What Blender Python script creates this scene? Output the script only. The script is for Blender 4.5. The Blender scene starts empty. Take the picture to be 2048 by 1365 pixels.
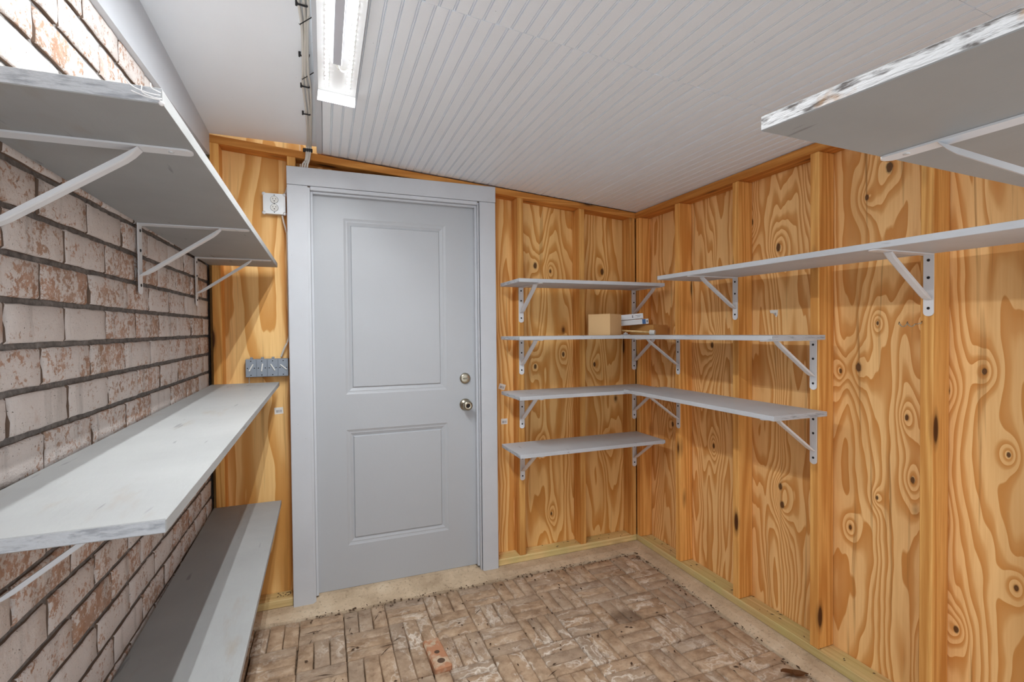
import bpy, bmesh, math, random
from mathutils import Vector, Matrix
random.seed(7)
C = bpy.context.scene.collection
S = bpy.context.scene
# ------------------------------------------------------------------ camera
F, YAW, PITCH, ROLL = 980.409, 0.3667, -0.01697, -0.00916
CAM = Vector((-1.8523, -2.6264, 1.3364))
fw = Vector((math.sin(YAW)*math.cos(PITCH), math.cos(YAW)*math.cos(PITCH), math.sin(PITCH)))
r0 = Vector((math.cos(YAW), -math.sin(YAW), 0)); u0 = r0.cross(fw)
rr = r0*math.cos(ROLL)+u0*math.sin(ROLL); uu = -r0*math.sin(ROLL)+u0*math.cos(ROLL)
cd = bpy.data.cameras.new('camera'); co = bpy.data.objects.new('camera', cd); C.objects.link(co)
cd.sensor_width = 36; cd.lens = F/2048*36; cd.clip_start = 0.02
co.matrix_world = Matrix(((rr.x, uu.x, -fw.x, CAM.x), (rr.y, uu.y, -fw.y, CAM.y), (rr.z, uu.z, -fw.z, CAM.z), (0, 0, 0, 1)))
S.camera = co
# ------------------------------------------------------------------ daylight and exposure
LED = 920.0
w = bpy.data.worlds.new('daylight'); S.world = w; w.use_nodes = True
bg = w.node_tree.nodes['Background']; bg.inputs[0].default_value = (0.88, 0.94, 1.0, 1); bg.inputs[1].default_value = .95
S.view_settings.view_transform = 'Standard'; S.view_settings.look = 'None'
S.view_settings.gamma = 1; S.view_settings.use_curve_mapping = False
S.view_settings.exposure = 0.56
S.cycles.use_denoising = True
S.cycles.max_bounces = 12; S.cycles.diffuse_bounces = 9
S.cycles.sample_clamp_indirect = 8

# ------------------------------------------------------------------ node helper
def srgb(r, g, b):
    f = lambda c: (c/255/12.92) if c/255 <= .04045 else ((c/255+.055)/1.055)**2.4
    return (f(r), f(g), f(b), 1)
class N:
    def __init__(s, name, rough=0.6, spec=0.3):
        s.m = bpy.data.materials.new(name); s.m.use_nodes = True
        s.t = s.m.node_tree; s.n = s.t.nodes; s.b = s.n['Principled BSDF']
        s.b.inputs['Roughness'].default_value = rough
        s.b.inputs['Specular IOR Level'].default_value = spec
    def mk(s, ty, ins=(), **kw):
        nd = s.n.new(ty)
        for k, v in kw.items(): setattr(nd, k, v)
        for k, v in (ins.items() if isinstance(ins, dict) else enumerate(ins)):
            if v is None: continue
            if isinstance(v, bpy.types.NodeSocket): s.t.links.new(v, nd.inputs[k])
            else: nd.inputs[k].default_value = v
        return nd
    def obj(s, rnd=True, off=(0, 0, 0)):
        v = s.mk('ShaderNodeTexCoord').outputs['Object']
        if rnd:
            r = s.mk('ShaderNodeObjectInfo').outputs['Random']
            o = s.vm('SCALE', (37.3, 19.7, 53.1), sc=r); v = s.vm('ADD', v, o)
        return v
    def rnd(s): return s.mk('ShaderNodeObjectInfo').outputs['Random']
    def vm(s, op, a, b=None, sc=None):
        nd = s.mk('ShaderNodeVectorMath', operation=op)
        for i, v in ((0, a), (1, b)):
            if v is None: continue
            if isinstance(v, bpy.types.NodeSocket): s.t.links.new(v, nd.inputs[i])
            else: nd.inputs[i].default_value = v
        if sc is not None:
            if isinstance(sc, bpy.types.NodeSocket): s.t.links.new(sc, nd.inputs['Scale'])
            else: nd.inputs['Scale'].default_value = sc
        return nd.outputs['Value'] if op in ('LENGTH', 'DISTANCE', 'DOT_PRODUCT') else nd.outputs['Vector']
    def mul(s, v, k): return s.vm('MULTIPLY', v, k)
    def noise(s, v, sc, det=2, ro=.5, dist=0):
        return s.mk('ShaderNodeTexNoise', {'Vector': v, 'Scale': sc, 'Detail': det, 'Roughness': ro, 'Distortion': dist}).outputs['Fac']
    def noisec(s, v, sc, det=2):
        return s.mk('ShaderNodeTexNoise', {'Vector': v, 'Scale': sc, 'Detail': det}).outputs['Color']
    def vor(s, v, sc, out='Distance', **kw):
        return s.mk('ShaderNodeTexVoronoi', {'Vector': v, 'Scale': sc}, **kw).outputs[out]
    def ma(s, op, a, b=None, c=None, clamp=False):
        return s.mk('ShaderNodeMath', [a, b, c], operation=op, use_clamp=clamp).outputs[0]
    def ramp(s, f, st, interp='LINEAR'):
        nd = s.mk('ShaderNodeValToRGB', [f]); cr = nd.color_ramp; cr.interpolation = interp
        while len(cr.elements) < len(st): cr.elements.new(.5)
        for e, (p, c) in zip(cr.elements, st):
            e.position = p; e.color = c if isinstance(c, tuple) else (c, c, c, 1)
        return nd.outputs[0]
    def mix(s, f, a, b, mode='MIX'):
        nd = s.mk('ShaderNodeMix', data_type='RGBA', blend_type=mode)
        for k, v in ((0, f), (6, a), (7, b)):
            if isinstance(v, bpy.types.NodeSocket): s.t.links.new(v, nd.inputs[k])
            else: nd.inputs[k].default_value = v
        return nd.outputs[2]
    def col(s, v):
        if isinstance(v, bpy.types.NodeSocket): s.t.links.new(v, s.b.inputs['Base Color'])
        else: s.b.inputs['Base Color'].default_value = v
        return s
    def bump(s, h, st=.3, d=.002):
        nd = s.mk('ShaderNodeBump', {'Strength': st, 'Distance': d, 'Height': h})
        s.t.links.new(nd.outputs[0], s.b.inputs['Normal']); return s
    def sep(s, v):
        o = s.mk('ShaderNodeSeparateXYZ', [v]).outputs; return o[0], o[1], o[2]
def plain(name, c, rough=.5, metal=0, spec=.4):
    m = N(name, rough, spec); m.col(c); m.b.inputs['Metallic'].default_value = metal; return m.m

# ------------------------------------------------------------------ materials
def paint(name, c, rough=.5, dirt=.25, speck=True, sc=1.0, spec=.3):
    m = N(name, rough, spec); v = m.obj()
    f = m.ramp(m.noise(m.mul(v, (4*sc, 4*sc, 4*sc)), 1, 5, .6), [(.35, 0.), (.7, 1.)])
    dk = tuple(x*(1-dirt) for x in c[:3])+(1,)
    k = m.mix(f, dk, c)
    if speck:
        sp = m.ramp(m.vor(v, 34, feature='F1'), [(.0, 1.), (.035, 1.), (.05, 0.)])
        gate = m.ramp(m.noise(v, 9, 2), [(.56, 0.), (.6, 1.)])
        k = m.mix(m.ma('MULTIPLY', m.ma('MULTIPLY', sp, gate), .6), k, srgb(96, 92, 88))
    m.col(k); m.bump(m.noise(v, 90, 3, .6), .12, .002); return m.m
M = {}
M['white'] = paint('white_ceiling_paint', srgb(242, 247, 252), .55, .03, True, .6)
M['door'] = paint('white_door_paint', srgb(181, 184, 188), .4, .03, False, .6)
M['trim'] = paint('white_trim_paint', srgb(201, 204, 209), .45, .06, True, 1)
M['steel'] = plain('white_powder_coated_steel', srgb(222, 223, 225), .4)
M['screw'] = plain('dark_screw_steel', srgb(48, 46, 46), .45, .6)
M['nickel'] = plain('satin_nickel', srgb(176, 168, 150), .28, 1)
M['darkhole'] = plain('dark_recess', srgb(30, 27, 26), .8)
M['zinc'] = plain('galvanized_steel', srgb(205, 207, 208), .38, .35)
M['greyplate'] = plain('grey_switch_plate', srgb(140, 148, 158), .45, .2)
M['ivory'] = plain('white_plastic', srgb(222, 222, 218), .35)
M['hole'] = plain('dirt_filled_hole', srgb(92, 70, 54), .95)
M['cable'] = plain('white_cable_jacket', srgb(214, 210, 202), .45)
M['cardboard'] = paint('kraft_cardboard', srgb(224, 186, 136), .8, .05, False)
M['carton'] = paint('brown_carton', srgb(206, 152, 88), .75, .08, False)
M['tape'] = plain('black_tape', srgb(38, 36, 38), .5)

def shelfpaint(name, c, stain):
    m = N(name, .5, .3); v = m.obj()
    g = m.noise(m.mul(v, (3, 3, 8)), 1, 5, .6)
    k = m.mix(m.ramp(g, [(.3, 0.), (.72, 1.)]), tuple(x*.82 for x in c[:3])+(1,), c)
    st = m.ramp(m.noise(m.mul(v, (9, 2.5, 9)), 1, 4, .65), [(.6, 0.), (.72, stain)])
    k = m.mix(st, k, tuple(a*b for a, b in zip(c[:3], (.78, .66, .52)))+(1,))
    sc = m.ramp(m.noise(m.mul(v, (40, 6, 40)), 1, 2, .5), [(.70, 0.), (.74, .7)])
    k = m.mix(sc, k, tuple(x*.5 for x in c[:3])+(1,))
    m.col(k); m.bump(m.noise(m.mul(v, (60, 14, 60)), 1, 4, .65), .25, .002); return m.m
M['shelf_dimmed'] = shelfpaint('dimmed_shelf_paint', srgb(164, 165, 164), .55)  # same shelf paint, colour darkened to offset strong lamp light
M['shelf_lifted'] = shelfpaint('lifted_shelf_paint', srgb(202, 206, 211), .2)  # same shelf paint, colour lightened to offset shade on the farther shelves
def endgrain(name, a, b, raw):
    m = N(name, .7, .2); v = m.obj()
    f = m.noise(m.mul(m.vm('ADD', v, m.mul(m.noisec(v, 9, 2), (.05, .05, .0))), (26, 26, 120)), 1, 4, .6)
    k = m.ramp(f, [(.36, a), (.5, b), (.62, b)])
    if raw is not None:
        k = m.mix(m.ramp(m.noise(v, 22, 3), [(.58, 0.), (.66, .7)]), k, raw)
    m.col(k); m.bump(f, .9, .006); return m.m
M['end_grey'] = endgrain('rough_painted_end_grain', srgb(158, 160, 164), srgb(190, 192, 195), None)
M['end_raw'] = endgrain('rough_white_streaked_end_grain', srgb(104, 99, 96), srgb(208, 208, 208), srgb(176, 138, 100))

# softwood boards: grain runs along one axis
def board(name, ax, light, dark, green=False, freq=1.0):
    m = N(name, .6, .25); v = m.obj()
    st = {'X': (.5, 13, 13), 'Y': (13, .5, 13), 'Z': (13, 13, .5)}[ax]
    vs = m.mul(v, st)
    f = m.noise(vs, 1*freq, 2, .4)
    rings = m.ma('SINE', m.ma('MULTIPLY', f, 46.))
    k = m.mix(m.ma('MULTIPLY_ADD', rings, .33, .42), light, dark)
    fine = m.noise(m.mul(v, tuple(x*14 for x in st)), 1, 2, .5)
    k = m.mix(m.ramp(fine, [(.4, 0.), (.75, .5)]), k, dark)
    kn = m.vor(m.mul(v, {'X': (2.4, 9, 9), 'Y': (9, 2.4, 9), 'Z': (9, 9, 2.4)}[ax]), 1.0, feature='F1')
    k = m.mix(m.ramp(kn, [(.0, 1.), (.09, .95), (.13, .35), (.2, 0.)]), k, srgb(70, 36, 14))
    tone = m.ma('MULTIPLY_ADD', m.rnd(), .3, .85)
    k = m.mix(1.0, k, m.mk('ShaderNodeCombineColor', [tone, tone, tone]).outputs[0], 'MULTIPLY')
    if green:
        k = m.mix(m.ramp(m.noise(v, 5, 3), [(.42, 0.), (.62, .5)]), k, srgb(190, 184, 122))
    m.col(k); m.bump(rings, .08, .001); return m.m
LT, DK = srgb(238, 184, 108), srgb(196, 128, 56)
M['studZ'] = board('pine_stud', 'Z', LT, DK)
M['plateX'] = board('pine_top_plate_back', 'X', srgb(214, 152, 78), srgb(170, 104, 40))
M['plateY'] = board('pine_top_plate_right', 'Y', srgb(214, 152, 78), srgb(170, 104, 40))
M['treatX'] = board('treated_sill_back', 'X', srgb(232, 206, 150), srgb(196, 164, 106), True)
M['treatY'] = board('treated_sill_right', 'Y', srgb(232, 206, 150), srgb(196, 164, 106), True)
M['dowel'] = board('pale_dowel', 'X', srgb(232, 204, 150), srgb(214, 178, 120))

# rotary-cut pine plywood with knots; u = horizontal axis on the wall, z up
def ply(name, ua, knots, light, dark, seed, freq=15.0, contrast=1.0, streak=.25):
    m = N(name, .55, .3)
    v = m.vm('ADD', m.mk('ShaderNodeTexCoord').outputs['Object'], (0, 0, 0))
    x, y, z = m.sep(v); u = x if ua == 'X' else y
    r = m.ma('MULTIPLY', m.rnd(), 40.)
    p = m.mk('ShaderNodeCombineXYZ', [m.ma('ADD', u, r), 0.0, z]).outputs[0]
    p = m.vm('ADD', p, (seed, seed*.7, seed*1.3))
    warp = m.mul(m.vm('SUBTRACT', m.noisec(m.mul(p, (5, 1, 1.6)), 1, 3), (.5, .5, .5)), (.10, 0, .18))
    q = m.vm('ADD', p, warp)
    h = m.noise(m.mul(q, (4.6, 1, .55)), 1, 1.5, .35)
    h = m.ma('ADD', h, m.ma('MULTIPLY', m.noise(m.mul(q, (11, 1, 1.1)), 1, 2, .4), .22))
    here = m.mk('ShaderNodeCombineXYZ', [u, 0.0, z]).outputs[0]
    kn = None
    for (ku, kz, kr) in knots:
        d = m.vm('LENGTH', m.mul(m.vm('SUBTRACT', here, (ku, 0, kz)), (2/kr, 0, 1.15/kr)))
        g = m.ma('DIVIDE', .9, m.ma('MULTIPLY_ADD', m.ma('MULTIPLY', d, d), .06, 1.0))
        h = m.ma('ADD', h, m.ma('MULTIPLY', g, .20))
        kn = d if kn is None else m.ma('MINIMUM', kn, d)
    # contour bands: soft on one side, sharp on the other
    saw = m.ma('FRACT', m.ma('MULTIPLY', h, freq))
    band = m.ramp(saw, [(.0, 0.), (.42, .12), (.62, .75), (.9, 1.), (.97, 1.), (1., 0.)])
    k = m.mix(m.ma('MULTIPLY', band, contrast), light, dark)
    big = m.ramp(m.noise(m.mul(q, (6, 1, .5)), 1, 2), [(.42, 0.), (.66, streak)])
    k = m.mix(big, k, tuple(a*.62 for a in dark[:3])+(1,))
    fine = m.noise(m.mul(p, (160, 1, 5)), 1, 2, .5)
    k = m.mix(m.ramp(fine, [(.35, 0.), (.8, .28)]), k, dark)
    sl = m.ramp(m.noise(m.mul(m.vm('ADD', p, m.mul(warp, (.4, 0, 0))), (34, 1, .9)), 1, 3, .55), [(.60, 0.), (.70, streak*1.6)])
    k = m.mix(sl, k, tuple(a*.5 for a in dark[:3])+(1,))
    # little random knots and pitch marks
    vd = m.vor(m.mul(p, (3.6, 1, 1.9)), 1.0, feature='F1')
    k = m.mix(m.ramp(vd, [(.0, 1.), (.03, .9), (.05, .3), (.075, 0.)]), k, srgb(84, 44, 18))
    if kn is not None:
        wob = m.ma('ADD', kn, m.ma('MULTIPLY', m.ma('SUBTRACT', m.noise(p, 60, 2), .5), .5))
        k = m.mix(m.ramp(m.ma('MULTIPLY', wob, .4), [(.0, 1.), (.2, .9), (.3, .9), (.36, .4), (.5, 0.)]), k, srgb(66, 36, 16))
        k = m.mix(m.ramp(m.ma('MULTIPLY', wob, .4), [(.0, .55), (.14, .5), (.18, 0.)]), k, srgb(120, 80, 44))
    m.col(k); m.bump(m.ma('ADD', fine, saw), .06, .001); return m.m
PL, PD = srgb(250, 206, 142), srgb(212, 148, 78)
KR = [(-.82, 1.86, .022), (-.97, 1.715, .024), (-1.44, 1.93, .026), (-1.36, 1.84, .015), (-.56, 1.26, .02), (-1.33, 1.19, .024),
      (-1.26, 1.17, .013), (-1.62, 1.13, .018), (-.98, .62, .02), (-.99, .54, .022), (-1.52, .80, .016), (-1.59, .70, .017), (-1.60, .37, .016), (-1.65, .34, .015),
      (-.57, .72, .016), (-1.98, .84, .016), (-2.02, .12, .018), (-.24, .78, .02), (-.28, 1.32, .012)]
KB = [(-.655, 1.74, .024), (-.19, 1.72, .026), (-.555, 1.71, .014), (-.47, 1.2, .018), (-.66, 1.13, .018), (-.25, 1.13, .018), (-.62, .66, .014), (-.17, .62, .02), (-.56, .22, .014), (-2.13, 1.02, .016)]
M['plyR'] = ply('plywood_right', 'Y', KR[:3]+KR[4:5]+KR[8:10]+KR[14:15]+KR[17:], PL, PD, 3.1, freq=24.0)
KN = [(-1.50, 1.02, .014), (-1.56, 1.36, .010), (-1.40, 1.36, .010), (-1.57, .95, .014), (-1.30, .55, .013), (-1.40, .70, .010), (-1.72, 1.20, .014), (-1.80, .55, .013), (-1.90, 1.5, .016), (-1.78, .95, .010)]
M['plyN'] = ply('plywood_right_near', 'Y', KR[2:4]+KR[5:8]+KR[10:14]+KR[15:17]+KN, PL, PD, 5.2, freq=17.0, streak=.5)
M['plyL'] = ply('plywood_left', 'X', KB[-1:], srgb(250, 208, 140), srgb(210, 148, 72), 6.3, freq=6.5, contrast=.95)
M['plyB'] = ply('plywood_back', 'X', KB, srgb(250, 206, 136), srgb(212, 148, 72), 8.4, freq=16.0)

def brickmat():
    m = N('whitewashed_brick', .85, .15); v = m.obj()
    base = m.mix(m.ramp(m.noise(v, 26, 4, .6), [(.35, 0.), (.65, 1.)]), srgb(196, 162, 142), srgb(166, 130, 108))
    tone = m.ramp(m.noise(v, 9, 3), [(.42, 0.), (.7, .55)])
    base = m.mix(tone, base, srgb(164, 142, 124))
    thr = m.ma('MULTIPLY_ADD', m.rnd(), .24, -.09)
    n = m.ma('ADD', m.ma('ADD', m.noise(v, 85, 4, .72, .3), m.ma('MULTIPLY', m.noise(v, 16, 3), .6)), thr)
    wh = m.ramp(n, [(.70, 0.), (.79, .95)])
    k = m.mix(wh, base, srgb(216, 208, 203))
    ru = m.ramp(m.noise(m.mul(v, (10, 14, 8)), 1, 4, .65), [(.6, 0.), (.76, .65)])
    k = m.mix(ru, k, srgb(168, 118, 80))
    gr = m.ramp(m.noise(m.mul(v, (1, 22, 2)), 1, 3, .6), [(.56, 0.), (.74, .45)])
    k = m.mix(gr, k, srgb(134, 126, 120))
    pit = m.ramp(m.vor(m.vm('ADD', v, m.mul(m.noisec(v, 60, 2), (.02, .02, .02))), 120), [(.0, 1.), (.1, .9), (.17, 0.)])
    gate = m.ramp(m.noise(v, 34, 2), [(.5, 0.), (.6, 1.)])
    pit = m.ma('MULTIPLY', pit, m.ma('MULTIPLY_ADD', gate, .7, .3))
    k = m.mix(m.ma('MULTIPLY', pit, .8), k, srgb(100, 82, 70)); m.col(k)
    hh = m.ma('SUBTRACT', m.ma('MULTIPLY', m.noise(v, 80, 5, .7), 1.0), pit)
    m.bump(hh, .7, .005); return m.m
M['brick'] = brickmat()
M['brickside'] = plain('raw_brick_side', srgb(112, 92, 78), .9)
mm = N('grey_mortar', .95, .1); v = mm.obj(False)
mm.col(mm.ramp(mm.noise(v, 60, 4, .7), [(.3, srgb(96, 92, 90)), (.7, srgb(146, 142, 138))])); mm.bump(mm.noise(v, 150, 4, .7), .8, .004); M['mortar'] = mm.m
def paver():
    m = N('weathered_paver', .8, .2); v = m.obj()
    base = m.ramp(m.noise(v, 14, 4, .6), [(.3, srgb(146, 118, 92)), (.52, srgb(182, 154, 126)), (.72, srgb(204, 178, 150))])
    tn = m.rnd(); base = m.mix(m.ramp(tn, [(0., 0.), (.5, .1), (1., .5)]), base, srgb(160, 146, 132))
    e = m.noise(m.vm('ADD', m.mul(v, (3, 10, 3)), m.mul(m.noisec(v, 14, 3), (.9, .9, .9))), 1, 4, .6)
    w1 = m.ramp(m.ma('ABSOLUTE', m.ma('SUBTRACT', e, .52)), [(.0, .85), (.014, .45), (.045, 0.)])
    gate = m.ramp(m.noise(m.mk('ShaderNodeNewGeometry').outputs['Position'], 3.2, 2), [(.44, .1), (.66, 1.)])
    k = m.mix(m.ma('MULTIPLY', w1, gate), base, srgb(238, 228, 214))
    d = m.ramp(m.noise(v, 30, 5, .7), [(.52, 0.), (.75, .6)])
    k = m.mix(d, k, srgb(108, 80, 60))
    pos = m.mk('ShaderNodeNewGeometry').outputs['Position']
    sd = m.vm('LENGTH', m.mul(m.vm('SUBTRACT', pos, (-.53, -.66, -.01)), (1., 1.3, 0)))
    sd = m.ma('ADD', sd, m.ma('MULTIPLY', m.noise(pos, 18, 3), .08))
    k = m.mix(m.ramp(sd, [(.0, .6), (.09, .5), (.14, 0.)]), k, srgb(84, 60, 42))
    m.col(k); m.bump(m.ma('ADD', m.noise(v, 60, 5, .65), m.noise(m.mul(v, (6, 30, 6)), 1, 3)), .6, .006); return m.m
M['paver'] = paver()
mm = N('cored_red_brick', .85, .15); v = mm.obj()
mm.col(mm.mix(mm.ramp(mm.noise(v, 24, 4), [(.45, 0.), (.6, 1.)]), srgb(184, 132, 100), srgb(200, 178, 152))); mm.bump(mm.noise(v, 70, 4), .6, .004); M['corebrick'] = mm.m
mm = N('floor_dirt', .95, .05); v = mm.obj(False)
mm.col(mm.ramp(mm.noise(v, 40, 5, .7), [(.3, srgb(70, 56, 44)), (.7, srgb(124, 104, 84))])); mm.bump(mm.noise(v, 120, 4, .7), .8, .006); M['dirt'] = mm.m
mm = N('old_concrete', .9, .1); v = mm.obj(False)
k = mm.ramp(mm.noise(v, 6, 6, .65), [(.3, srgb(176, 154, 128)), (.55, srgb(206, 184, 156)), (.75, srgb(222, 204, 178))])
k = mm.mix(mm.ramp(mm.noise(v, 70, 3, .7), [(.56, 0.), (.72, .55)]), k, srgb(108, 92, 74))
mm.col(k); mm.bump(mm.noise(v, 90, 5, .7), .6, .005); M['concrete'] = mm.m

# ------------------------------------------------------------------ mesh helpers
def link(name, me, mat, parent=None, loc=None):
    o = bpy.data.objects.new(name, me); C.objects.link(o)
    if mat is not None and len(me.materials) == 0:
        for mm_ in (mat if isinstance(mat, (list, tuple)) else [mat]): me.materials.append(mm_)
    if parent is not None: o.parent = parent
    if loc is not None: o.location = loc
    return o
def bmx(): return bmesh.new()
def tomesh(bm, smooth=False):
    bmesh.ops.recalc_face_normals(bm, faces=bm.faces[:])
    me = bpy.data.meshes.new('m'); bm.to_mesh(me); bm.free()
    if smooth: me.polygons.foreach_set('use_smooth', [True]*len(me.polygons))
    return me
def add_box(bm, lo, hi, bev=0, mat=0, tf=None):
    vs = [bm.verts.new((x, y, z)) for x in (lo[0], hi[0]) for y in (lo[1], hi[1]) for z in (lo[2], hi[2])]
    fs = [bm.faces.new([vs[i] for i in q]) for q in ((0, 1, 3, 2), (4, 6, 7, 5), (0, 4, 5, 1), (2, 3, 7, 6), (0, 2, 6, 4), (1, 5, 7, 3))]
    for f in fs: f.material_index = mat
    if bev:
        es = list({e for f in fs for e in f.edges})
        r = bmesh.ops.bevel(bm, geom=es, offset=bev, segments=1, affect='EDGES', profile=.5)
        vs = list({v for f in r['faces'] for v in f.verts} | {v for v in vs if v.is_valid})
    if tf is not None: bmesh.ops.transform(bm, matrix=tf, verts=[v for v in vs if v.is_valid])
    return vs
def box(name, lo, hi, mat, parent=None, bev=0):
    bm = bmx(); add_box(bm, lo, hi, bev); return link(name, tomesh(bm), mat, parent)
def add_prism(bm, poly, axis, a, b, mat=0):
    """poly: 2-D points; extruded along axis from a to b"""
    def P(p, t):
        return {'x': (t, p[0], p[1]), 'y': (p[0], t, p[1]), 'z': (p[0], p[1], t)}[axis]
    A = [bm.verts.new(P(p, a)) for p in poly]; B = [bm.verts.new(P(p, b)) for p in poly]
    fs = [bm.faces.new(A), bm.faces.new(B[::-1])]
    n = len(poly)
    for i in range(n): fs.append(bm.faces.new((A[i], A[(i+1) % n], B[(i+1) % n], B[i])))
    for f in fs: f.material_index = mat
    return A+B
def add_cyl(bm, p0, p1, r0_, r1_=None, n=12, mat=0):
    p0, p1 = Vector(p0), Vector(p1); d = (p1-p0).normalized(); r1_ = r0_ if r1_ is None else r1_
    a = d.orthogonal().normalized(); b = d.cross(a)
    A = [bm.verts.new(p0+(a*math.cos(t)+b*math.sin(t))*r0_) for t in [2*math.pi*i/n for i in range(n)]]
    B = [bm.verts.new(p1+(a*math.cos(t)+b*math.sin(t))*r1_) for t in [2*math.pi*i/n for i in range(n)]]
    fs = [bm.faces.new(A[::-1]), bm.faces.new(B)]
    for i in range(n): fs.append(bm.faces.new((A[i], A[(i+1) % n], B[(i+1) % n], B[i])))
    for f in fs: f.material_index = mat
def add_lathe(bm, prof, org, axis, n=24, mat=0):
    org = Vector(org); d = Vector(axis).normalized(); a = d.orthogonal().normalized(); b = d.cross(a)
    rings = []
    for (r, h) in prof:
        rings.append([bm.verts.new(org+d*h+(a*math.cos(2*math.pi*i/n)+b*math.sin(2*math.pi*i/n))*max(r, 1e-4)) for i in range(n)])
    for A, B in zip(rings, rings[1:]):
        for i in range(n):
            f = bm.faces.new((A[i], A[(i+1) % n], B[(i+1) % n], B[i])); f.material_index = mat
    for R_ in (rings[0][::-1], rings[-1]): bm.faces.new(R_).material_index = mat
def add_tube(bm, pts, r, n=6, mat=0):
    pts = [Vector(p) for p in pts]; rings = []
    for i, p in enumerate(pts):
        d = (pts[min(i+1, len(pts)-1)]-pts[max(i-1, 0)]).normalized()
        ref = Vector((.31, .22, .93)) if abs(d.z) < .9 else Vector((1, .1, 0))
        a = d.cross(ref).normalized(); b = d.cross(a)
        rings.append([bm.verts.new(p+(a*math.cos(2*math.pi*k/n)+b*math.sin(2*math.pi*k/n))*r) for k in range(n)])
    for A, B in zip(rings, rings[1:]):
        for k in range(n): bm.faces.new((A[k], A[(k+1) % n], B[(k+1) % n], B[k])).material_index = mat
    bm.faces.new(rings[0][::-1]); bm.faces.new(rings[-1])
def smooth_path(pts, k=6):
    out = []; P = [Vector(p) for p in pts]
    for i in range(len(P)-1):
        a, b, c_, d = P[max(i-1, 0)], P[i], P[i+1], P[min(i+2, len(P)-1)]
        for j in range(k):
            t = j/k; out.append(.5*((2*b)+(-a+c_)*t+(2*a-5*b+4*c_-d)*t*t+(-a+3*b-3*c_+d)*t**3))
    return out+[P[-1]]
def empty(name, loc=(0, 0, 0), rz=0, kind=None):
    o = bpy.data.objects.new(name, None); C.objects.link(o); o.location = loc; o.rotation_euler = (0, 0, rz); o.empty_display_size = .05
    if kind: o['kind'] = kind
    return o
def tag(o, label, cat, group=None):
    o['label'] = label; o['category'] = cat
    if group: o['group'] = group
    return o
def dup(o, parent=None):
    c = o.copy(); C.objects.link(c)
    if parent is not None: c.parent = parent; c.matrix_parent_inverse = Matrix()
    for ch in list(o.children): dup(ch, c)
    return c

# ------------------------------------------------------------------ setting: floor
YN = -2.402                                       # near wall
floor = box('floor', (-2.6, -2.62, -.09), (.11, .11, -.046), M['dirt']); floor['kind'] = 'structure'
def paver_mesh(L, W, H, seed):
    rnd = random.Random(seed); bm = bmx(); nx, ny = 6, 4
    g = {}
    for i in range(nx+1):
        for j in range(ny+1):
            x = (-L/2, -L/2+.004)[i] if i < 2 else (L/2-.004, L/2)[i-nx+1] if i > nx-2 else -L/2+L*i/nx; y = (-W/2, -W/2+.004)[j] if j < 2 else (W/2-.004, W/2)[j-ny+1] if j > ny-2 else 0; edge = i in (0, nx) or j in (0, ny)
            z = rnd.uniform(-.0014, .0010)-(.0025 if edge else 0)
            g[i, j] = bm.verts.new((x+rnd.uniform(-.0015, .0015), y+rnd.uniform(-.001, .001), z))
    for i in range(nx):
        for j in range(ny): bm.faces.new((g[i, j], g[i+1, j], g[i+1, j+1], g[i, j+1]))
    per = [(i, 0) for i in range(nx+1)]+[(nx, j) for j in range(1, ny+1)]+[(i, ny) for i in range(nx-1, -1, -1)]+[(0, j) for j in range(ny-1, 0, -1)]
    low = [bm.verts.new((g[p].co.x*1.006, g[p].co.y*1.012, -H)) for p in per]
    for k in range(len(per)):
        k2 = (k+1) % len(per); bm.faces.new((g[per[k]], low[k], low[k2], g[per[k2]]))
    me = tomesh(bm, True); me.materials.append(M['paver']); return me
XB = [-.104, -.284, -.466, -.650, -.838, -1.020, -1.214, -1.398, -1.590, -1.782, -1.976, -2.165, -2.34]
YB = [-.121, -.308, -.500, -.705, -.905, -1.10, -1.30, -1.50, -1.70, -1.90, -2.1, -2.3, -2.5]
PM = {}
cored_spot = None
stuff_bm = bmx()
for j in range(len(YB)-1):
    for i in range(len(XB)-1):
        x1, x0 = XB[i], XB[i+1]; y1, y0 = YB[j], YB[j+1]
        along_y = (i+j) % 2 == 0
        if (i, j) == (7, 2): along_y = True
        n = 4 if (i, j) in ((4, 2), (6, 4)) else 3
        if i == 0 and j > 0 and not along_y: n = 3
        L = (y1-y0 if along_y else x1-x0)-.006
        span = (x1-x0) if along_y else (y1-y0)
        W = span/n-.0045
        key = (round(L, 2), round(W, 3), random.randrange(3))
        if key not in PM: PM[key] = paver_mesh(L, W, .03, hash(key) % 999)
        for k in range(n):
            c = (x0+span*(k+.5)/n, (y0+y1)/2) if along_y else ((x0+x1)/2, y0+span*(k+.5)/n)
            zt = -.0195+random.uniform(-.003, .003)
            if (i, j) == (7, 2) and k == 2:
                cored_spot = (c[0], c[1]); continue
            rz = (math.pi/2 if along_y else 0)+random.uniform(-.02, .02)+(math.pi if random.random() < .5 else 0)
            if j >= 8:
                me = PM[key].copy(); me.transform(Matrix.Translation((c[0], c[1], zt)) @ Matrix.Rotation(rz, 4, 'Z')); stuff_bm.from_mesh(me); bpy.data.meshes.remove(me); continue
            o = link('paver', PM[key], None, floor, (c[0], c[1], zt))
            o.rotation_euler = (random.uniform(-.012, .012), random.uniform(-.012, .012), rz)
o = link('paver_field', tomesh(stuff_bm, True), M['paver'], floor); o['kind'] = 'stuff'
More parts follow.
